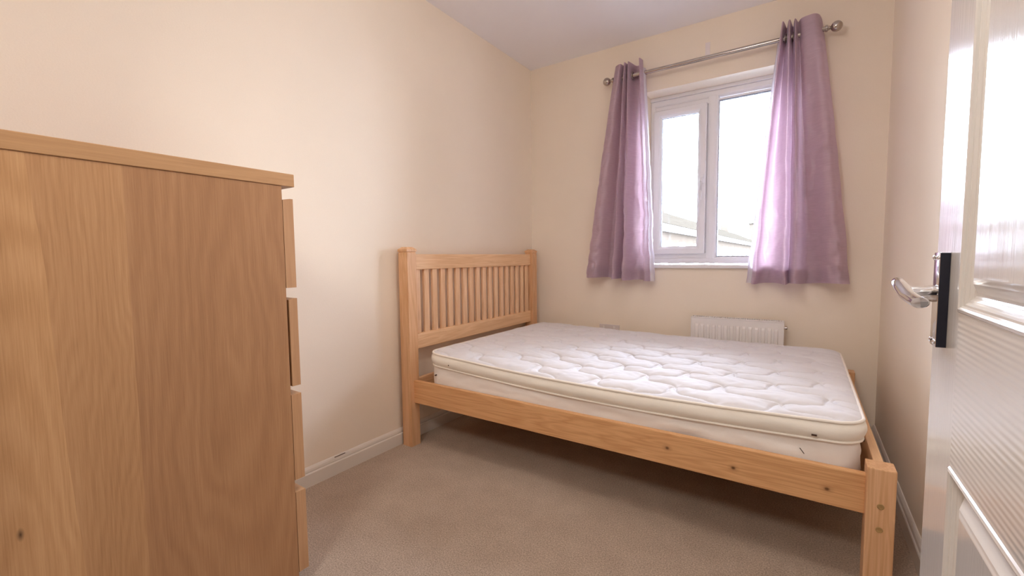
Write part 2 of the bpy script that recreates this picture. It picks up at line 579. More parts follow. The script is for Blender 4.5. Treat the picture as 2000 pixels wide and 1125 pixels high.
# opening casement on the left
sx0, sx1, sz0, sz1 = 0.893, 1.226, 0.998, 1.962
sash = link('casement', frame_rect(bmesh.new(), sx0, sx1, sz0, sz1, 0.052, YF - 0.016, YF + 0.03), 'upvc', win)
link('gasket', frame_rect(bmesh.new(), sx0 + 0.051, sx1 - 0.029, sz0 + 0.033, sz1 - 0.050, 0.0035, YF + 0.004, YF + 0.012, 0.0005), 'gasket', sash)
link('pane', B(sx0 + 0.045, sx1 - 0.02, YF + 0.012, YF + 0.016, sz0 + 0.03, sz1 - 0.045), 'glass', sash)
gh = link('window_handle', B(sx1 - 0.030, sx1 - 0.010, YF - 0.028, YF - 0.014, 1.452, 1.512, bev=0.004), 'upvc', sash)
bm = bmesh.new()
tube(bm, [(sx1 - 0.02, YF - 0.028, 1.482), (sx1 - 0.02, YF - 0.046, 1.480), (sx1 - 0.021, YF - 0.052, 1.462), (sx1 - 0.022, YF - 0.052, 1.40), (sx1 - 0.024, YF - 0.050, 1.345)], [0.008, 0.009, 0.009, 0.008, 0.007], 12)
link('lever', bm, 'upvc', gh, angle=50)
link('gasket', frame_rect(bmesh.new(), MX1 + 0.005, OX1 - 0.044, zf0 + 0.044, zf1 - 0.066, 0.003, YF + 0.010, YF + 0.016, 0.0005), 'gasket', win)
link('glazing_bead', frame_rect(bmesh.new(), MX1 - 0.01, OX1 - 0.035, zf0 + 0.03, zf1 - 0.05, 0.016, YF + 0.006, YF + 0.04), 'upvc', win)
link('pane', B(MX1 - 0.004, OX1 - 0.04, YF + 0.018, YF + 0.022, zf0 + 0.036, zf1 - 0.055), 'glass', win)
link('window_sill', B(OX0 - 0.03, OX1 + 0.03, YW - 0.022, YF + 0.03, OZ0 - 0.008, OZ0 + 0.014, bev=0.005), 'upvc', win)

# ------------------------------------------------------------------ houses outside
MAT['brick'] = plain('pale_brick', (0.064, 0.052, 0.041), 0.9, nscale=1.5, namp=0.08)
MAT['slate'] = plain('grey_roof_tile', (0.031, 0.0265, 0.021), 0.8, nscale=3, namp=0.2)
MAT['fascia'] = plain('white_fascia', (0.3, 0.3, 0.3), 0.6)
MAT['hwin'] = plain('pale_house_window', (0.5, 0.5, 0.52), 0.3)
MAT['paving'] = plain('pale_street_paving', (0.45, 0.45, 0.46), 0.9, nscale=0.5, namp=0.1)
for k_ in ('brick', 'slate'):
    MAT[k_].node_tree.nodes['Principled BSDF'].inputs['Specular IOR Level'].default_value = 0.0
GZ = -2.75
structure(link('ground', B(-60, 40, YW + 1.5, 150, GZ - 0.3, GZ), 'paving'))
def house(label, x, y0, y1, ze, zr, depth, wins=True, chim=()):
    t = root('terraced_house', (x, y0, GZ), label, 'house')
    link('wall', B(x - 2 * depth, x, y0, y1, GZ, ze), 'brick', t)
    bm = bmesh.new()
    pr = [(x + 0.25, ze), (x + 0.25, ze + 0.08), (x - depth, zr), (x - 2 * depth - 0.25, ze + 0.08), (x - 2 * depth - 0.25, ze)]
    extrude_profile(bm, pr, 'y', y0 - 0.2, y1 + 0.2)
    rf = link('roof', bm, 'slate', t)
    link('fascia', B(x + 0.2, x + 0.3, y0 - 0.2, y1 + 0.2, ze - 0.28, ze + 0.02), 'fascia', t)
    if wins:
        y = y0 + 1.6; n = 0
        while y < y1 - 2 and n < 14:
            for z0 in ((ze - 1.9),):
                f = link('window', B(x - 0.02, x + 0.05, y, y + 1.2, z0, z0 + 1.25), 'fascia', t)
                link('pane', B(x + 0.045, x + 0.06, y + 0.1, y + 1.1, z0 + 0.1, z0 + 1.15), 'hwin', f)
            y += 3.4; n += 1
    for (cy, top) in chim:
        link('chimney', B(x - depth - 0.4, x - depth + 0.4, cy, cy + 0.9, zr - 0.6, zr + top), 'brick', t)
    return t
house('long brick terrace with grey tiled roof outside the window, receding to the right', -3.4, 14, 75, 2.32, 4.15, 3.4, True, ((61, 0.75), (31, 0.5)))
house('distant house block beyond the terrace, tall and half hidden by the right curtain', 1.2, 80, 96, 6.0, 6.5, 3.5, False)

# ------------------------------------------------------------------ curtain pole
RY, RZ = YW - 0.08, 2.148
pole = root('curtain_pole', (1.26, YW, RZ), 'brushed nickel curtain pole with ball finials above the window', 'curtain pole')
link('rod', tube(bmesh.new(), [(0.69, RY, RZ), (1.83, RY, RZ)], 0.0122, 20), 'nickel', pole, angle=40)
link('rod_sleeve', tube(bmesh.new(), [(0.70, RY, RZ), (0.905, RY, RZ)], 0.0148, 20), 'nickel', pole, angle=40)
for s, x in ((-1, 0.69), (1, 1.825)):
    bm = bmesh.new()
    pr = [(0.0125, 0), (0.0165, 0.001), (0.0165, 0.010), (0.011, 0.013), (0.011, 0.018), (0.0075, 0.021), (0.0075, 0.024)]
    R0 = 0.026; c0 = 0.022 + R0
    for k in range(13):
        a = PI * (0.07 + 0.93 * k / 12)
        pr.append((max(R0 * math.sin(a), 0.0005), c0 - R0 * math.cos(a)))
    if s < 0: pr = [(r, -t) for r, t in pr]
    lathe(bm, pr, 28, 'x', (x + s * 0.001, RY, RZ))
    link('finial', bm, 'nickel', pole, angle=35)
for x in (0.815, 1.80):
    bm = bmesh.new()
    lathe(bm, [(0.021, YW), (0.021, YW - 0.006), (0.009, YW - 0.010), (0.008, RY + 0.018)], 20, 'y', (x, 0, RZ))
    torus(bm, (x, RY, RZ), 0.0155, 0.0035, 'x')
    link('bracket', bm, 'nickel', pole, angle=40)

pl = link('wall_plate', B(1.235, 1.262, YW - 0.003, YW, 2.195, 2.268, bev=0.001), 'patch')
pl['label'] = 'small pale plate on the wall just above the middle of the curtain pole'; pl['category'] = 'wall plate'

# ------------------------------------------------------------------ curtains
def interp(keys, t):
    """smooth interpolation of n equally-indexed keys"""
    n = len(keys) - 1
    f = t * n
    i = min(int(f), n - 1)
    u = f - i
    p0 = keys[max(i - 1, 0)]; p1 = keys[i]; p2 = keys[i + 1]; p3 = keys[min(i + 2, n)]
    out = []
    for a, b, c, d in zip(p0, p1, p2, p3):
        out.append(0.5 * ((2 * b) + (-a + c) * u + (2 * a - 5 * b + 4 * c - d) * u * u + (-a + 3 * b - 3 * c + d) * u ** 3))
    return out

MAT['lining'] = curtain_mat('white_curtain_lining')
_b = MAT['lining'].node_tree
for n_ in _b.nodes:
    if n_.type == 'VALTORGB':
        n_.color_ramp.elements[0].color = (0.80, 0.78, 0.84, 1); n_.color_ramp.elements[1].color = (0.86, 0.84, 0.88, 1)
    if n_.type == 'BSDF_TRANSLUCENT': n_.inputs[0].default_value = (0.85, 0.83, 0.9, 1)
    if n_.type == 'MIX_SHADER': n_.inputs[0].default_value = 0.5

def curtain(label, top, bot, zt, zb0, zb1, seed, inner=1):
    xm = (top[0][0] + top[-1][0]) / 2
    t = root('curtain', (xm, RY, RZ), label, 'curtain')
    NU, NV = (len(top) - 1) * 10, 90
    def pos(u, v, off=0.0):
        a = interp(top, u); b = interp(bot, u)
        k = v ** 0.92
        x = a[0] * (1 - k) + b[0] * k
        y = a[1] * (1 - k) + b[1] * k
        zb = zb0 * (1 - u) + zb1 * u
        z = zt * (1 - v) + zb * v
        wv = noise.noise(Vector((x * 9 + z * 3 + seed, z * 5 - x * 4, seed)))
        wv2 = noise.noise(Vector((x * 22 - z * 16 + seed, z * 13 + x * 10, seed + 5)))
        w3 = 1 - abs(noise.noise(Vector((x * 7 - z * 9 + seed, z * 6 + x * 8, seed + 9)))) * 2
        amp = min(1, max(0, (v - 0.12) * 1.6))
        y += amp * (0.016 * wv + 0.008 * wv2 + 0.014 * max(0, w3 - 0.66) * 3)
        x += amp * 0.006 * noise.noise(Vector((z * 9, u * 5, seed + 2)))
        z += 0.003 * math.sin(u * 20 + seed) * v
        return Vector((x, min(RY + y, YW - 0.034) + off, z))
    bm = bmesh.new()
    g = [[bm.verts.new(pos(i / NU, j / NV)) for i in range(NU + 1)] for j in range(NV + 1)]
    for j in range(NV):
        for i in range(NU):
            bm.faces.new((g[j][i], g[j][i + 1], g[j + 1][i + 1], g[j + 1][i]))
    link('drape', bm, 'curtain', t, smooth=True)
    # turned-up hem: a second thickness on the window side
    bm = bmesh.new()
    vs = [0.945 + 0.0547 * k / 6 for k in range(7)]
    g = [[bm.verts.new(pos(i / NU, v, 0.0035)) for i in range(NU + 1)] for v in vs]
    for j in range(6):
        for i in range(NU):
            bm.faces.new((g[j][i], g[j][i + 1], g[j + 1][i + 1], g[j + 1][i]))
    link('hem', bm, 'curtain', t, smooth=True)
    # white lining turned round the edge that hangs over the window
    bm = bmesh.new()
    sg = 1 if inner else -1
    cols = []
    for j in range(NV + 1):
        v = j / NV
        if v < 0.03: continue
        p = pos(float(inner), v)
        wd = 0.010 + 0.016 * v
        cols.append([bm.verts.new(p + Vector(d)) for d in ((0, 0.001, 0), (sg * wd * 0.5, 0.006, 0), (sg * wd, 0.020, 0), (sg * wd * 0.4, 0.032, 0.0))])
    for a, b in zip(cols[:-1], cols[1:]):
        for i in range(3): bm.faces.new((a[i], a[i + 1], b[i + 1], b[i]))
    link('lining', bm, 'lining', t, smooth=True)
    # header band at the top, also doubled
    bm = bmesh.new()
    vs = [0.001 + 0.075 * k / 6 for k in range(7)]
    g = [[bm.verts.new(pos(i / NU, v, 0.0035)) for i in range(NU + 1)] for v in vs]
    for j in range(6):
        for i in range(NU):
            bm.faces.new((g[j][i], g[j][i + 1], g[j + 1][i + 1], g[j + 1][i]))
    link('heading', bm, 'curtain', t, smooth=True)
    # metal eyelets where the cloth crosses the pole
    n = len(top) - 1
    last = None
    for i in range(NU):
        a, b = interp(top, i / NU), interp(top, (i + 1) / NU)
        if a[1] * b[1] < 0:
            x = a[0] + (b[0] - a[0]) * abs(a[1]) / (abs(a[1]) + abs(b[1]))
            link('eyelet', torus(bmesh.new(), (x, RY, RZ), 0.021, 0.004, 'x'), 'nickel', t, smooth=True)
    return t

L_top = [(.700, .035), (.706, -.015), (.722, -.035), (.748, -.045), (.757, -.01), (.763, .03), (.768, -.03), (.779, -.055), (.786, -.02), (.790, .03), (.793, -.02), (.802, -.055), (.812, -.02), (.825, .04), (.850, .045), (.866, .0), (.872, -.055), (.880, -.058), (.886, -.02)]
L_bot = [(.493,-.0),(.515,-.05),(.55,-.075),(.59,-.06),(.62,.0),(.645,.045),(.675,.04),(.698,-.04),(.712,-.08),(.728,-.06),(.742,.02),(.755,.01),(.77,-.07),(.79,-.08),(.82,-.01),(.86,.02),(.895,.0),(.92,-.05),(.942,.0)]
R_top = [(1.632, .02), (1.636, -.045), (1.643, -.05), (1.649, -.01), (1.655, .04), (1.661, -.01), (1.666, -.05), (1.673, -.05), (1.679, .0), (1.684, .04), (1.689, -.02), (1.695, -.052), (1.701, -.03), (1.708, .0), (1.722, -.035), (1.755, -.05), (1.782, -.048), (1.800, -.02), (1.812, .04)]
R_bot = [(1.517,.02),(1.526,-.03),(1.54,-.05),(1.556,.01),(1.585,.03),(1.625,.02),(1.655,-.02),(1.676,-.07),(1.69,-.07),(1.702,.01),(1.716,-.06),(1.735,-.085),(1.755,-.06),(1.785,.03),(1.815,.045),(1.85,.02),(1.89,-.05),(1.935,-.075),(1.974,-.01)]
curtain('mauve eyelet curtain on the left of the window, above the bed', L_top, L_bot, 2.222, .846, .826, 3.1)
curtain('mauve eyelet curtain on the right of the window, nearer the door', R_top, R_bot, 2.218, .822, .832, 8.7, 0)

# ------------------------------------------------------------------ radiator
rx0, rx1, rz0, rz1 = 1.200, 1.687, 0.13, 0.610
ry0, ry1 = YW - 0.095, YW - 0.035
rad = root('radiator', ((rx0 + rx1) / 2, YW - 0.06, rz0), 'small white panel radiator on the wall below the window, behind the bed', 'radiator')
bm = bmesh.new()
# front sheet with upright pressed flutes
nf = 14
xs = []
x = rx0 + 0.004
pitch = (rx1 - rx0 - 0.036) / nf
cols = [(rx0 + 0.004, 0), (rx0 + 0.016, 0)]
for i in range(nf):
    a = rx0 + 0.018 + i * pitch
    cols += [(a + pitch * 0.12, 0), (a + pitch * 0.24, 1), (a + pitch * 0.68, 1), (a + pitch * 0.80, 0)]
cols += [(rx1 - 0.016, 0), (rx1 - 0.004, 0)]
rows = [(rz0, 0), (rz0 + 0.035, 0), (rz0 + 0.045, 1), (rz1 - 0.052, 1), (rz1 - 0.044, 0.6), (rz1 - 0.040, 0), (rz1 - 0.003, 0)]
g = [[bm.verts.new((cx, ry0 + 0.006 - 0.010 * (cf * rf), rz)) for cx, cf in cols] for rz, rf in rows]
for j in range(len(rows) - 1):
    for i in range(len(cols) - 1):
        bm.faces.new((g[j][i], g[j][i + 1], g[j + 1][i + 1], g[j + 1][i]))
box(bm, rx0 + 0.004, rx1 - 0.004, ry0 + 0.007, ry0 + 0.014, rz0, rz1 - 0.002)
link('front_panel', bm, 'radiator', rad, angle=25)
link('back_panel', B(rx0 + 0.006, rx1 - 0.006, ry1 - 0.008, ry1, rz0, rz1 - 0.01, bev=0.002), 'radiator', rad)
for x0, x1 in ((rx0 - 0.002, rx0 + 0.004), (rx1 - 0.004, rx1 + 0.002)):
    link('side_cover', B(x0, x1, ry0 + 0.003, ry1, rz0 + 0.01, rz1 + 0.002, bev=0.0015), 'radiator', rad)
# top grille: rim and cross bars with dark slots between
bm = bmesh.new()
box(bm, rx0, rx1, ry0 + 0.002, ry0 + 0.008, rz1 - 0.004, rz1 + 0.003, bev=0.001, seg=1)
box(bm, rx0, rx1, ry1 - 0.006, ry1, rz1 - 0.004, rz1 + 0.003, bev=0.001, seg=1)
link('grille_rim', bm, 'radiator', rad)
bm = bmesh.new()
nb = 40
for i in range(nb + 1):
    x = rx0 + 0.006 + (rx1 - rx0 - 0.012) * i / nb
    box(bm, x - 0.0024, x + 0.0024, ry0 + 0.007, ry1 - 0.005, rz1 - 0.004, rz1 + 0.004)
gb = link('grille_bars', bm, 'radiator', rad); gb['kind'] = 'stuff'
link('fin_block', B(rx0 + 0.02, rx1 - 0.02, ry0 + 0.02, ry1 - 0.012, rz0 + 0.05, rz1 - 0.03), 'dark', rad)
for x in (rx0 + 0.06, rx1 - 0.06):
    link('wall_bracket', B(x - 0.015, x + 0.015, ry1 - 0.002, YW, rz0 + 0.05, rz1 - 0.06), 'radiator', rad)
bm = bmesh.new()
lathe(bm, [(0.006, rx1), (0.006, rx1 + 0.008), (0.009, rx1 + 0.008), (0.009, rx1 + 0.016), (0.004, rx1 + 0.018)], 12, 'x', (0, ry0 + 0.03, rz1 - 0.035))
link('bleed_valve', bm, 'nickel', rad, angle=40)
bm = bmesh.new()
tube(bm, [(rx1 + 0.03, ry0 + 0.03, 0.0), (rx1 + 0.03, ry0 + 0.03, rz0 + 0.03), (rx1, ry0 + 0.03, rz0 + 0.04)], 0.0075, 12)
link('pipe', bm, 'radiator', rad, angle=50)
bm = bmesh.new()
tube(bm, [(rx0 - 0.03, ry0 + 0.03, 0.0), (rx0 - 0.03, ry0 + 0.03, rz0 + 0.03), (rx0, ry0 + 0.03, rz0 + 0.04)], 0.0075, 12)
link('pipe', bm, 'radiator', rad, angle=50)

# ------------------------------------------------------------------ double socket
so = root('wall_socket', (0.637, YW, 0.46), 'white double wall socket low on the wall between headboard and radiator', 'socket')
link('faceplate', B(0.565, 0.711, YW - 0.011, YW, 0.421, 0.507, bev=0.003), 'socket', so)
for x in (0.592, 0.668):
    link('rocker_switch', B(x, x + 0.011, YW - 0.0145, YW - 0.010, 0.478, 0.497, bev=0.001), 'radiator', so)
for cx in (0.604, 0.672):
    for dx, dz, wz in ((0, 0.012, 0.008), (-0.011, -0.008, 0.004), (0.011, -0.008, 0.004)):
        link('pin_hole', B(cx + dx - 0.0035, cx + dx + 0.0035, YW - 0.0115, YW - 0.0105, 0.452 + dz - wz / 2, 0.452 + dz + wz / 2), 'dark', so)
for x in (0.578, 0.698):
    bm = lathe(bmesh.new(), [(0.0042, YW - 0.0105), (0.0042, YW - 0.0122), (0.0025, YW - 0.0126)], 12, 'y', (x, 0, 0.464))
    link('screw', bm, 'screw', so)

# ------------------------------------------------------------------ bed frame
XH, P = 0.027, 0.0657
YB, YE = 1.4393, 2.7377
XF = XH + 1.9773 - P
XP = XH + P
bed = root('bed_frame', (XH, YB, 0), 'honey pine double bed frame with slatted headboard against the left wall', 'bed')
def post_head(y0):
    bm = bmesh.new()
    x0, x1, y1 = XH, XP, y0 + P
    cx, cy, h = (x0 + x1) / 2, y0 + P / 2, P / 2
    prof = [(h, 0.0), (h, 1.014), (h - 0.003, 1.017), (h - 0.003, 1.020), (h + 0.001, 1.022), (h + 0.001, 1.032), (h - 0.001, 1.035), (h - 0.014, 1.045), (h - 0.016, 1.0455)]
    rings = [[bm.verts.new((cx + sx * r, cy + sy * r, z)) for sx, sy in ((-1, -1), (1, -1), (1, 1), (-1, 1))] for r, z in prof]
    for a, b in zip(rings[:-1], rings[1:]):
        for i in range(4): bm.faces.new((a[i], a[(i + 1) % 4], b[(i + 1) % 4], b[i]))
    bm.faces.new(rings[0]); bm.faces.new(rings[-1][::-1])
    es = [e for e in bm.edges if abs(e.verts[0].co.z - e.verts[1].co.z) > 0.5]
    bmesh.ops.bevel(bm, geom=es, offset=0.003, segments=2, affect='EDGES')
    return bm
link('headboard_post', post_head(YB), 'pine_z', bed)
link('headboard_post', post_head(YE - P), 'pine_z', bed)
for y0 in (YB, YE - P):
    bm = B(XF, XF + P, y0, y0 + P, 0, 0.383, bev=0.004, seg=2)
    fp = link('foot_post', bm, 'pine_z', bed)
    if y0 == YB:
        for x, z in ((1.9716, 0.2754), (1.9707, 0.2077)):
            b2 = bmesh.new()
            lathe(b2, [(0.0085, YB + 0.002), (0.0085, YB - 0.0012), (0.0065, YB - 0.0018), (0.0062, YB - 0.0004), (0.0028, YB - 0.0004)], 16, 'y', (x, 0, z))
            link('bolt_cap', b2, 'screw', fp)
ya, yb_ = YB + P, YE - P
link('headboard_rail', B(XP - 0.048, XP - 0.018, ya - 0.004, yb_ + 0.004, 0.9277, 1.0085, bev=0.004), 'pine_y', bed)
link('headboard_rail', B(XP - 0.048, XP - 0.018, ya - 0.004, yb_ + 0.004, 0.5060, 0.5871, bev=0.004), 'pine_y', bed)
ns = 18
gap = (yb_ - ya) / ns
sl0 = None
for i in range(ns):
    yc = ya + gap * (i + 0.5)
    if sl0 is None:
        x0, x1, hw = XP - 0.042, XP - 0.026, 0.0185
        sl0 = link('slat', B(x0, x1, yc - hw, yc + hw, 0.580, 0.932, bev=0.0045, seg=2), 'pine_slat', bed, loc=(XP - 0.034, yc, 0.58), angle=40)
    else:
        c = sl0.copy()
        c.location = (XP - 0.034 - XH, yc - YB, 0.58)
        COL.objects.link(c)
# side rails; the near one shows three knots
kn = [((1.3813 - XH, 0.026, 0.2945), 0.0065), ((1.5958 - XH, 0.026, 0.2773), 0.0065), ((1.8496 - XH, 0.026, 0.2796), 0.0065)]
MAT['pine_rail'] = wood('pine_side_rail', 0, PD, PL, knots=kn, ring=30, rnd=False)
link('side_rail', B(XP - 0.002, XF + 0.002, YB + 0.0263, YB + 0.050, 0.2309, 0.3491, bev=0.0035), 'pine_rail', bed)
link('side_rail', B(XP - 0.002, XF + 0.002, YE - 0.050, YE - 0.0263, 0.2309, 0.3491, bev=0.0035), 'pine_x', bed)
link('foot_rail', B(XF + 0.022, XF + 0.047, YB + P - 0.002, YE - P + 0.002, 0.2309, 0.372, bev=0.0035), 'pine_y', bed)
link('head_cross_rail', B(XP - 0.040, XP - 0.016, YB + P - 0.002, YE - P + 0.002, 0.2309, 0.3491, bev=0.003), 'pine_y', bed)
for y0, y1 in ((YB + 0.050, YB + 0.080), (YE - 0.080, YE - 0.050)):
    link('slat_ledge', B(XP, XF, y0, y1, 0.245, 0.280, bev=0.002), 'pine_x', bed)
bs = None
for i in range(12):
    x = XP + 0.05 + i * (XF - XP - 0.17) / 11
    if bs is None:
        bs = link('base_slat', B(x, x + 0.07, YB + 0.051, YE - 0.051, 0.280, 0.298, bev=0.002), 'pine_y', bed, loc=(x, YB + 0.051, 0.28))
    else:
        c = bs.copy(); c.location = (x - XH, 0.051, 0.28); COL.objects.link(c)

# ------------------------------------------------------------------ mattress
mx0, mx1, my0, my1 = 0.165, 1.938, 1.494, 2.686
mat_ = root('mattress', (mx0, my0, 0.298), 'bare white quilted mattress with cream borders lying on the pine bed', 'mattress')
def ztop(x, y):
    t = (x - mx0) / (mx1 - mx0)
    s = math.sin(PI * min(max(t, 0), 1))
    v = (y - my0) / (my1 - my0)
    edge = (1 - v) ** 2
    return 0.503 - 0.020 * t - 0.022 * s * edge - 0.006 * s
def outline(inset, n=10, rc=0.075):
    """rounded rectangle points, counter-clockwise, dense along the sides"""
    x0, x1, y0, y1 = mx0 + inset, mx1 - inset, my0 + inset, my1 - inset
    r = max(rc - inset, 0.02)
    pts = []
    def seg(a, b, k):
        for i in range(k): pts.append((a[0] + (b[0] - a[0]) * i / k, a[1] + (b[1] - a[1]) * i / k))
    def arc(cx, cy, a0):
        for i in range(n):
            a = a0 + PI / 2 * i / n
            pts.append((cx + r * math.cos(a), cy + r * math.sin(a)))
    seg((x0 + r, y0), (x1 - r, y0), 90); arc(x1 - r, y0 + r, -PI / 2)
    seg((x1, y0 + r), (x1, y1 - r), 50); arc(x1 - r, y1 - r, 0)
    seg((x1 - r, y1), (x0 + r, y1), 90); arc(x0 + r, y1 - r, PI / 2)
    seg((x0, y1 - r), (x0, y0 + r), 50); arc(x0 + r, y0 + r, PI)
    return pts
def band(levels, wr=0.0, seed=0, quilt=False):
    """levels: list of (outset, function z(x,y))"""
    bm = bmesh.new()
    rings = []
    for k, (o, zf) in enumerate(levels):
        pts = outline(-o)
        ring = []
        for i, (x, y) in enumerate(pts):
            z = zf(x, y)
            cx, cy = (mx0 + mx1) / 2, (my0 + my1) / 2
            if wr and 0 < k < len(levels) - 1:
                nx = 1 if x > mx1 - 0.01 else (-1 if x < mx0 + 0.01 else 0)
                ny = 1 if y > my1 - 0.01 else (-1 if y < my0 + 0.01 else 0)
                w_ = wr * noise.noise(Vector((x * 7 + seed, y * 7, z * 34))) 
                if quilt:
                    a = abs(math.sin((x + y) * 16 + z * 45)); b = abs(math.sin((x + y) * 16 - z * 45))
                    w_ += -0.0035 * (1 - min(a, b) ** 0.5)
                w_ = min(w_, 0.001)
                x += nx * w_; y += ny * w_
            ring.append(bm.verts.new((x, y, z)))
        rings.append(ring)
    n = len(rings[0])
    for a, b in zip(rings[:-1], rings[1:]):
        for i in range(n): bm.faces.new((a[i], a[(i + 1) % n], b[(i + 1) % n], b[i]))
    return bm, rings
zb = lambda x, y: 0.300
def zmix(f):   # f=0 bottom, 1 = lower tape line
    return lambda x, y: 0.300 + (ztop(x, y) - 0.062 - 0.300) * f
lv = [(-0.02, zb), (-0.006, lambda x, y: 0.303)] + [(-0.004 + 0.003 * math.sin(PI * k / 12), zmix(0.06 + 0.94 * k / 12)) for k in range(13)]
bm, rg = band(lv, 0.006, 2.0, True)
bm.faces.new(rg[0])
link('side_panel', bm, 'side', mat_, smooth=True)
lv = [(-0.004, lambda x, y: ztop(x, y) - 0.063)] + [(-0.002 + 0.012 * math.sin(PI * k / 8) ** 0.8, (lambda k: lambda x, y: ztop(x, y) - 0.060 + 0.057 * k / 8)(k)) for k in range(9)]
bm, rg = band(lv, 0.003, 6.0)
link('border', bm, 'border', mat_, smooth=True)
def piping(dz, out, rad):
    bm = bmesh.new()
    pts = [Vector((x, y, ztop(x, y) + dz)) for x, y in outline(-out)]
    n = len(pts); rings = []
    for i, p in enumerate(pts):
        t = (pts[(i + 1) % n] - pts[i - 1]).normalized()
        s = t.cross(Vector((0, 0, 1))).normalized(); v = s.cross(t)
        rings.append([bm.verts.new(p + (s * math.cos(2 * PI * k / 8) + v * math.sin(2 * PI * k / 8)) * rad) for k in range(8)])
    for i in range(n):
        A, Bq = rings[i], rings[(i + 1) % n]
        for k in range(8): bm.faces.new((A[k], A[(k + 1) % 8], Bq[(k + 1) % 8], Bq[k]))
    return bm
link('piping', piping(-0.001, 0.0, 0.0052), 'tape', mat_, smooth=True)
link('piping', piping(-0.062, 0.0, 0.0042), 'tape', mat_, smooth=True)
# quilted top: puffed cells between curving stitch lines
bm = bmesh.new()
NX, NY = 560, 380
def quilt_h(x, y):
    wx = 0.035 * noise.noise(Vector((x * 3.1, y * 3.1, 1.0)))
    wy = 0.030 * noise.noise(Vector((x * 3.3, y * 3.3, 7.0)))
    X, Y = x + wx, y + wy
    p, q = X / 0.31 + Y / 0.21, X / 0.31 - Y / 0.21
    a = p + 0.13 * math.sin(2 * PI * q)
    b = q + 0.13 * math.sin(2 * PI * p + 1.3)
    d = min(abs(a - round(a)), abs(b - round(b)))
    h = 0.013 * (1 - math.exp(-d * 8)) - 0.005 * math.exp(-(d / 0.025) ** 2)
    h += 0.0035 * noise.noise(Vector((x * 11, y * 15, 3))) + 0.0022 * noise.noise(Vector((x * 30, y * 42, 9)))
    # dry puckers running off the stitches
    h += 0.0012 * math.sin(x * 95 + 9 * noise.noise(Vector((x * 6, y * 6, 4)))) * math.exp(-d * 9)
    return h
x0, x1, y0, y1 = mx0 + 0.001, mx1 - 0.001, my0 + 0.001, my1 - 0.001
grid = []
rc = 0.074
for j in range(NY + 1):
    row = []
    for i in range(NX + 1):
        x = x0 + (x1 - x0) * i / NX
        y = y0 + (y1 - y0) * j / NY
        # square grid folded into the rounded corners
        cx = min(max(x, x0 + rc), x1 - rc); cy = min(max(y, y0 + rc), y1 - rc)
        dx, dy = x - cx, y - cy
        if dx and dy:
            m_ = max(abs(dx), abs(dy)); l_ = math.hypot(dx, dy)
            dx, dy = dx * m_ / l_, dy * m_ / l_
            x, y = cx + dx, cy + dy
            e = rc - m_
        else:
            e = min(x - x0, x1 - x, y - y0, y1 - y)
        k = 1 - math.exp(-max(e, 0) / 0.018)
        z = ztop(x, y) + k * (0.004 + quilt_h(x, y)) + 0.006 * (1 - math.exp(-max(e, 0) / 0.15))
        row.append(bm.verts.new((x, y, z)))
    grid.append(row)
for j in range(NY):
    for i in range(NX):
        bm.faces.new((grid[j][i], grid[j][i + 1], grid[j + 1][i + 1], grid[j + 1][i]))
link('quilted_top', bm, 'quilt', mat_, smooth=True)
def vent(x, z, r=0.0035, sq=False):
    if sq: bm = B(x - 0.007, x + 0.007, my0 - 0.014, my0 - 0.004, z - 0.002, z + 0.002)
    else: bm = lathe(bmesh.new(), [(r, my0), (r, my0 - 0.0105), (r * 0.6, my0 - 0.0115)], 12, 'y', (x, 0, z))
    link('vent_button', bm, 'eyelet_dark', mat_)
vent(0.3194, 0.455); vent(0.2274, 0.392); 
link('vent_button', lathe(bmesh.new(), [(0.003, my0 + 0.002), (0.003, my0 - 0.003)], 12, 'y', (0.246, 0, 0.374)), 'border', mat_)
vent(1.8136, 0.4318, sq=True)
bm = tube(bmesh.new(), [(1.778, my0 - 0.002, 0.380), (1.790, my0 - 0.002, 0.364)], 0.0012, 6)
link('loose_thread', bm, 'dark', mat_)
# torn brown strap ends at the foot corner
for (x, y, z, s) in ((1.941, 1.60, 0.432, 0.006), (1.941, 1.585, 0.410, 0.005)):
    link('strap_end', B(x - 0.004, x + 0.004, y - s, y + s, z - s * 1.1, z + s * 1.1, bev=0.0015), 'eyelet_dark', mat_)

# ------------------------------------------------------------------ chest of drawers
CX, CYF, CYB = 0.5345, 0.567, -0.035
ch = root('chest_of_drawers', (0.27, 0.29, 0), 'oak effect chest of drawers in the left foreground, its side towards the camera', 'chest of drawers')
CW0 = 0.02
link('side_panel', B(CX - 0.018, CX, CYB, CYF, 0.0, 1.1945, bev=0.0008, seg=1), 'veneer', ch, loc=(CX, 0, 0))
link('side_panel', B(CW0, CW0 + 0.018, CYB, CYF, 0.0, 1.1945), 'oak_z', ch)
link('back_panel', B(CW0 + 0.018, CX - 0.018, CYB, CYB + 0.006, 0.04, 1.19), 'oak_z', ch)
link('top_panel', B(CW0 - 0.003, CX + 0.003, CYB - 0.003, 0.6033, 1.1945, 1.2304, bev=0.0012, seg=1), 'oak_y', ch)
link('plinth', B(CW0 + 0.018, CX - 0.018, CYF - 0.03, CYF - 0.012, 0.0, 0.07), 'oak_z', ch)
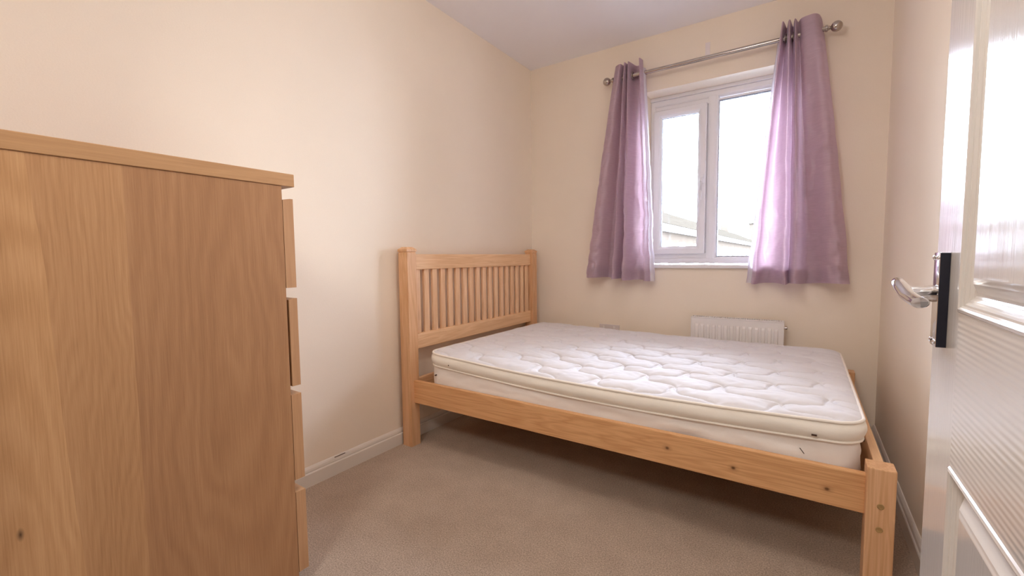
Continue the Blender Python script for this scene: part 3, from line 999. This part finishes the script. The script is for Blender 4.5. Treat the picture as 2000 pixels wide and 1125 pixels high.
for k, (z0, z1) in enumerate(((0.904, 1.160), (0.614, 0.8725), (0.331, 0.589), (0.045, 0.293))):
    bm = bmesh.new()
    a, b, y0_, y1_ = CW0 + 0.028, CX - 0.028, CYB + 0.03, CYF - 0.004
    box(bm, a, a + 0.012, y0_, y1_, z0 + 0.03, z1 - 0.05); box(bm, b - 0.012, b, y0_, y1_, z0 + 0.03, z1 - 0.05)
    box(bm, a, b, y0_, y0_ + 0.012, z0 + 0.03, z1 - 0.05); box(bm, a, b, y0_, y1_, z0 + 0.03, z0 + 0.036)
    dr = link('drawer', bm, 'oak_z', ch)
    g0 = 0.0065 if k == 1 else 0.0015
    # front with a finger groove chamfered behind its top edge
    bm = bmesh.new()
    pr = [(CYF + g0, z0), (0.5985, z0), (0.5985, z1), (0.5985 - 0.009, z1), (CYF + g0, z1 - (0.004 if k < 2 else 0.0))]
    A = [bm.verts.new((CW0 + 0.001, y, z)) for y, z in pr]; Bq = [bm.verts.new((CX - 0.0005, y, z)) for y, z in pr]
    for i in range(5): bm.faces.new((A[i], A[(i + 1) % 5], Bq[(i + 1) % 5], Bq[i]))
    bm.faces.new(A); bm.faces.new(Bq[::-1])
    link('drawer_front', bm, 'oak_z', dr)

# ------------------------------------------------------------------ door, standing open along the right wall
XD, DT = 1.9697, 0.036
dy0, dy1, dz0, dz1 = 0.10, 0.951, 0.008, 1.985
door = bpy.data.objects.new('door_1', None)
door.location = (XD + DT / 2, dy0, dz0)
COL.objects.link(door); structure(door)
PANELS = [(dy0 + 0.145, 0.8035, 0.8945, 1.86), (dy0 + 0.145, 0.8035, 0.20, 0.6560)]
# (inward distance, depth into door)
PROF = [(0.0, 0.0), (0.002, -0.0022), (0.006, -0.0030), (0.009, -0.0012), (0.011, 0.0020), (0.014, 0.0024), (0.017, 0.0060), (0.020, 0.0066), (0.024, 0.0100), (0.028, 0.0112), (0.032, 0.0112), (0.046, 0.0030), (0.055, 0.0010)]
bm = bmesh.new()
def V(x, y, z): return bm.verts.new((x, y, z))
def quad(a, b, c, d, mi=0):
    f = bm.faces.new([V(*p) for p in (a, b, c, d)]); f.material_index = mi
x = XD
ys0, ys1 = PANELS[0][0], PANELS[0][1]
# stiles (upright grain) and rails (cross grain)
quad((x, dy0, dz0), (x, ys0, dz0), (x, ys0, dz1), (x, dy0, dz1), 0)
quad((x, ys1, dz0), (x, dy1, dz0), (x, dy1, dz1), (x, ys1, dz1), 0)
zs = [dz0, PANELS[1][2], PANELS[1][3], PANELS[0][2], PANELS[0][3], dz1]
for a, b in ((0, 1), (2, 3), (4, 5)):
    quad((x, ys0, zs[a]), (x, ys1, zs[a]), (x, ys1, zs[b]), (x, ys0, zs[b]), 1)
# edges and far face
xb = XD + DT
quad((x, dy1, dz0), (xb, dy1, dz0), (xb, dy1, dz1), (x, dy1, dz1))
quad((x, dy0, dz0), (xb, dy0, dz0), (xb, dy0, dz1), (x, dy0, dz1))
quad((x, dy0, dz1), (xb, dy0, dz1), (xb, dy1, dz1), (x, dy1, dz1))
quad((x, dy0, dz0), (xb, dy0, dz0), (xb, dy1, dz0), (x, dy1, dz0))
quad((xb, dy0, dz0), (xb, dy1, dz0), (xb, dy1, dz1), (xb, dy0, dz1))
for (a0, a1, c0, c1) in PANELS:
    rings = [[bm.verts.new((x + d, a0 + s, c0 + s)), bm.verts.new((x + d, a1 - s, c0 + s)), bm.verts.new((x + d, a1 - s, c1 - s)), bm.verts.new((x + d, a0 + s, c1 - s))] for s, d in PROF]
    for p, q in zip(rings[:-1], rings[1:]):
        for i in range(4):
            f = bm.faces.new((p[i], p[(i + 1) % 4], q[(i + 1) % 4], q[i]))
            f.material_index = 1 if i in (0, 2) else 0
    bm.faces.new(rings[-1])
bmesh.ops.remove_doubles(bm, verts=bm.verts, dist=0.0002)
link('door_leaf', bm, ['door_v', 'door_h'], door)
# lever handle on its back plate
hp = link('back_plate', B(XD - 0.013, XD, 0.864, 0.902, 0.829, 0.986, bev=0.002, seg=3), 'chrome', door, angle=30)
for y in (0.871, 0.895):
    for z in (0.838, 0.977):
        b2 = lathe(bmesh.new(), [(0.0042, XD - 0.012), (0.0042, XD - 0.0145), (0.002, XD - 0.0158)], 12, 'x', (0, y, z))
        link('screw', b2, 'chrome', hp, angle=50)
lh = bmesh.new()
hy = 0.884
tube(lh, [(XD - 0.012, hy, 0.917), (XD - 0.030, hy, 0.917), (XD - 0.045, hy - 0.002, 0.918), (XD - 0.056, hy - 0.006, 0.921)], [0.0145, 0.0125, 0.0115, 0.0105], 18, up=Vector((0, 1, 0)))
link('handle_neck', lh, 'chrome', hp, angle=50)
lh = bmesh.new()
tube(lh, [(XD - 0.056, hy + 0.024, 0.9375), (XD - 0.058, hy + 0.020, 0.9365), (XD - 0.058, hy + 0.008, 0.932), (XD - 0.056, hy - 0.010, 0.925), (XD - 0.052, hy - 0.036, 0.915), (XD - 0.046, hy - 0.060, 0.909), (XD - 0.043, hy - 0.076, 0.907), (XD - 0.043, hy - 0.077, 0.907), (XD - 0.043, hy - 0.0765, 0.907)],
     [0.004, 0.0085, 0.0105, 0.0115, 0.0115, 0.0118, 0.0118, 0.0095, 0.0092], 20, flat=0.75)
lev = link('handle_lever', lh, 'chrome', hp, angle=50)
MAT['dark_reflection'] = plain('painted_dark_reflection', (0.010, 0.010, 0.022), 0.45)
link('plate_edge_reflection', B(XD - 0.0125, XD - 0.0002, 0.8625, 0.8645, 0.830, 0.985, bev=0.0006), 'dark_reflection', hp)  # black strip painting in the dark reflection on the plate's near side
# three hinges on the far-from-view edge
for z in (0.25, 1.0, 1.75):
    link('hinge', lathe(bmesh.new(), [(0.006, z - 0.04), (0.006, z + 0.04)], 12, 'z', (XD + 0.002, dy0 - 0.006, 0)), 'nickel', door)
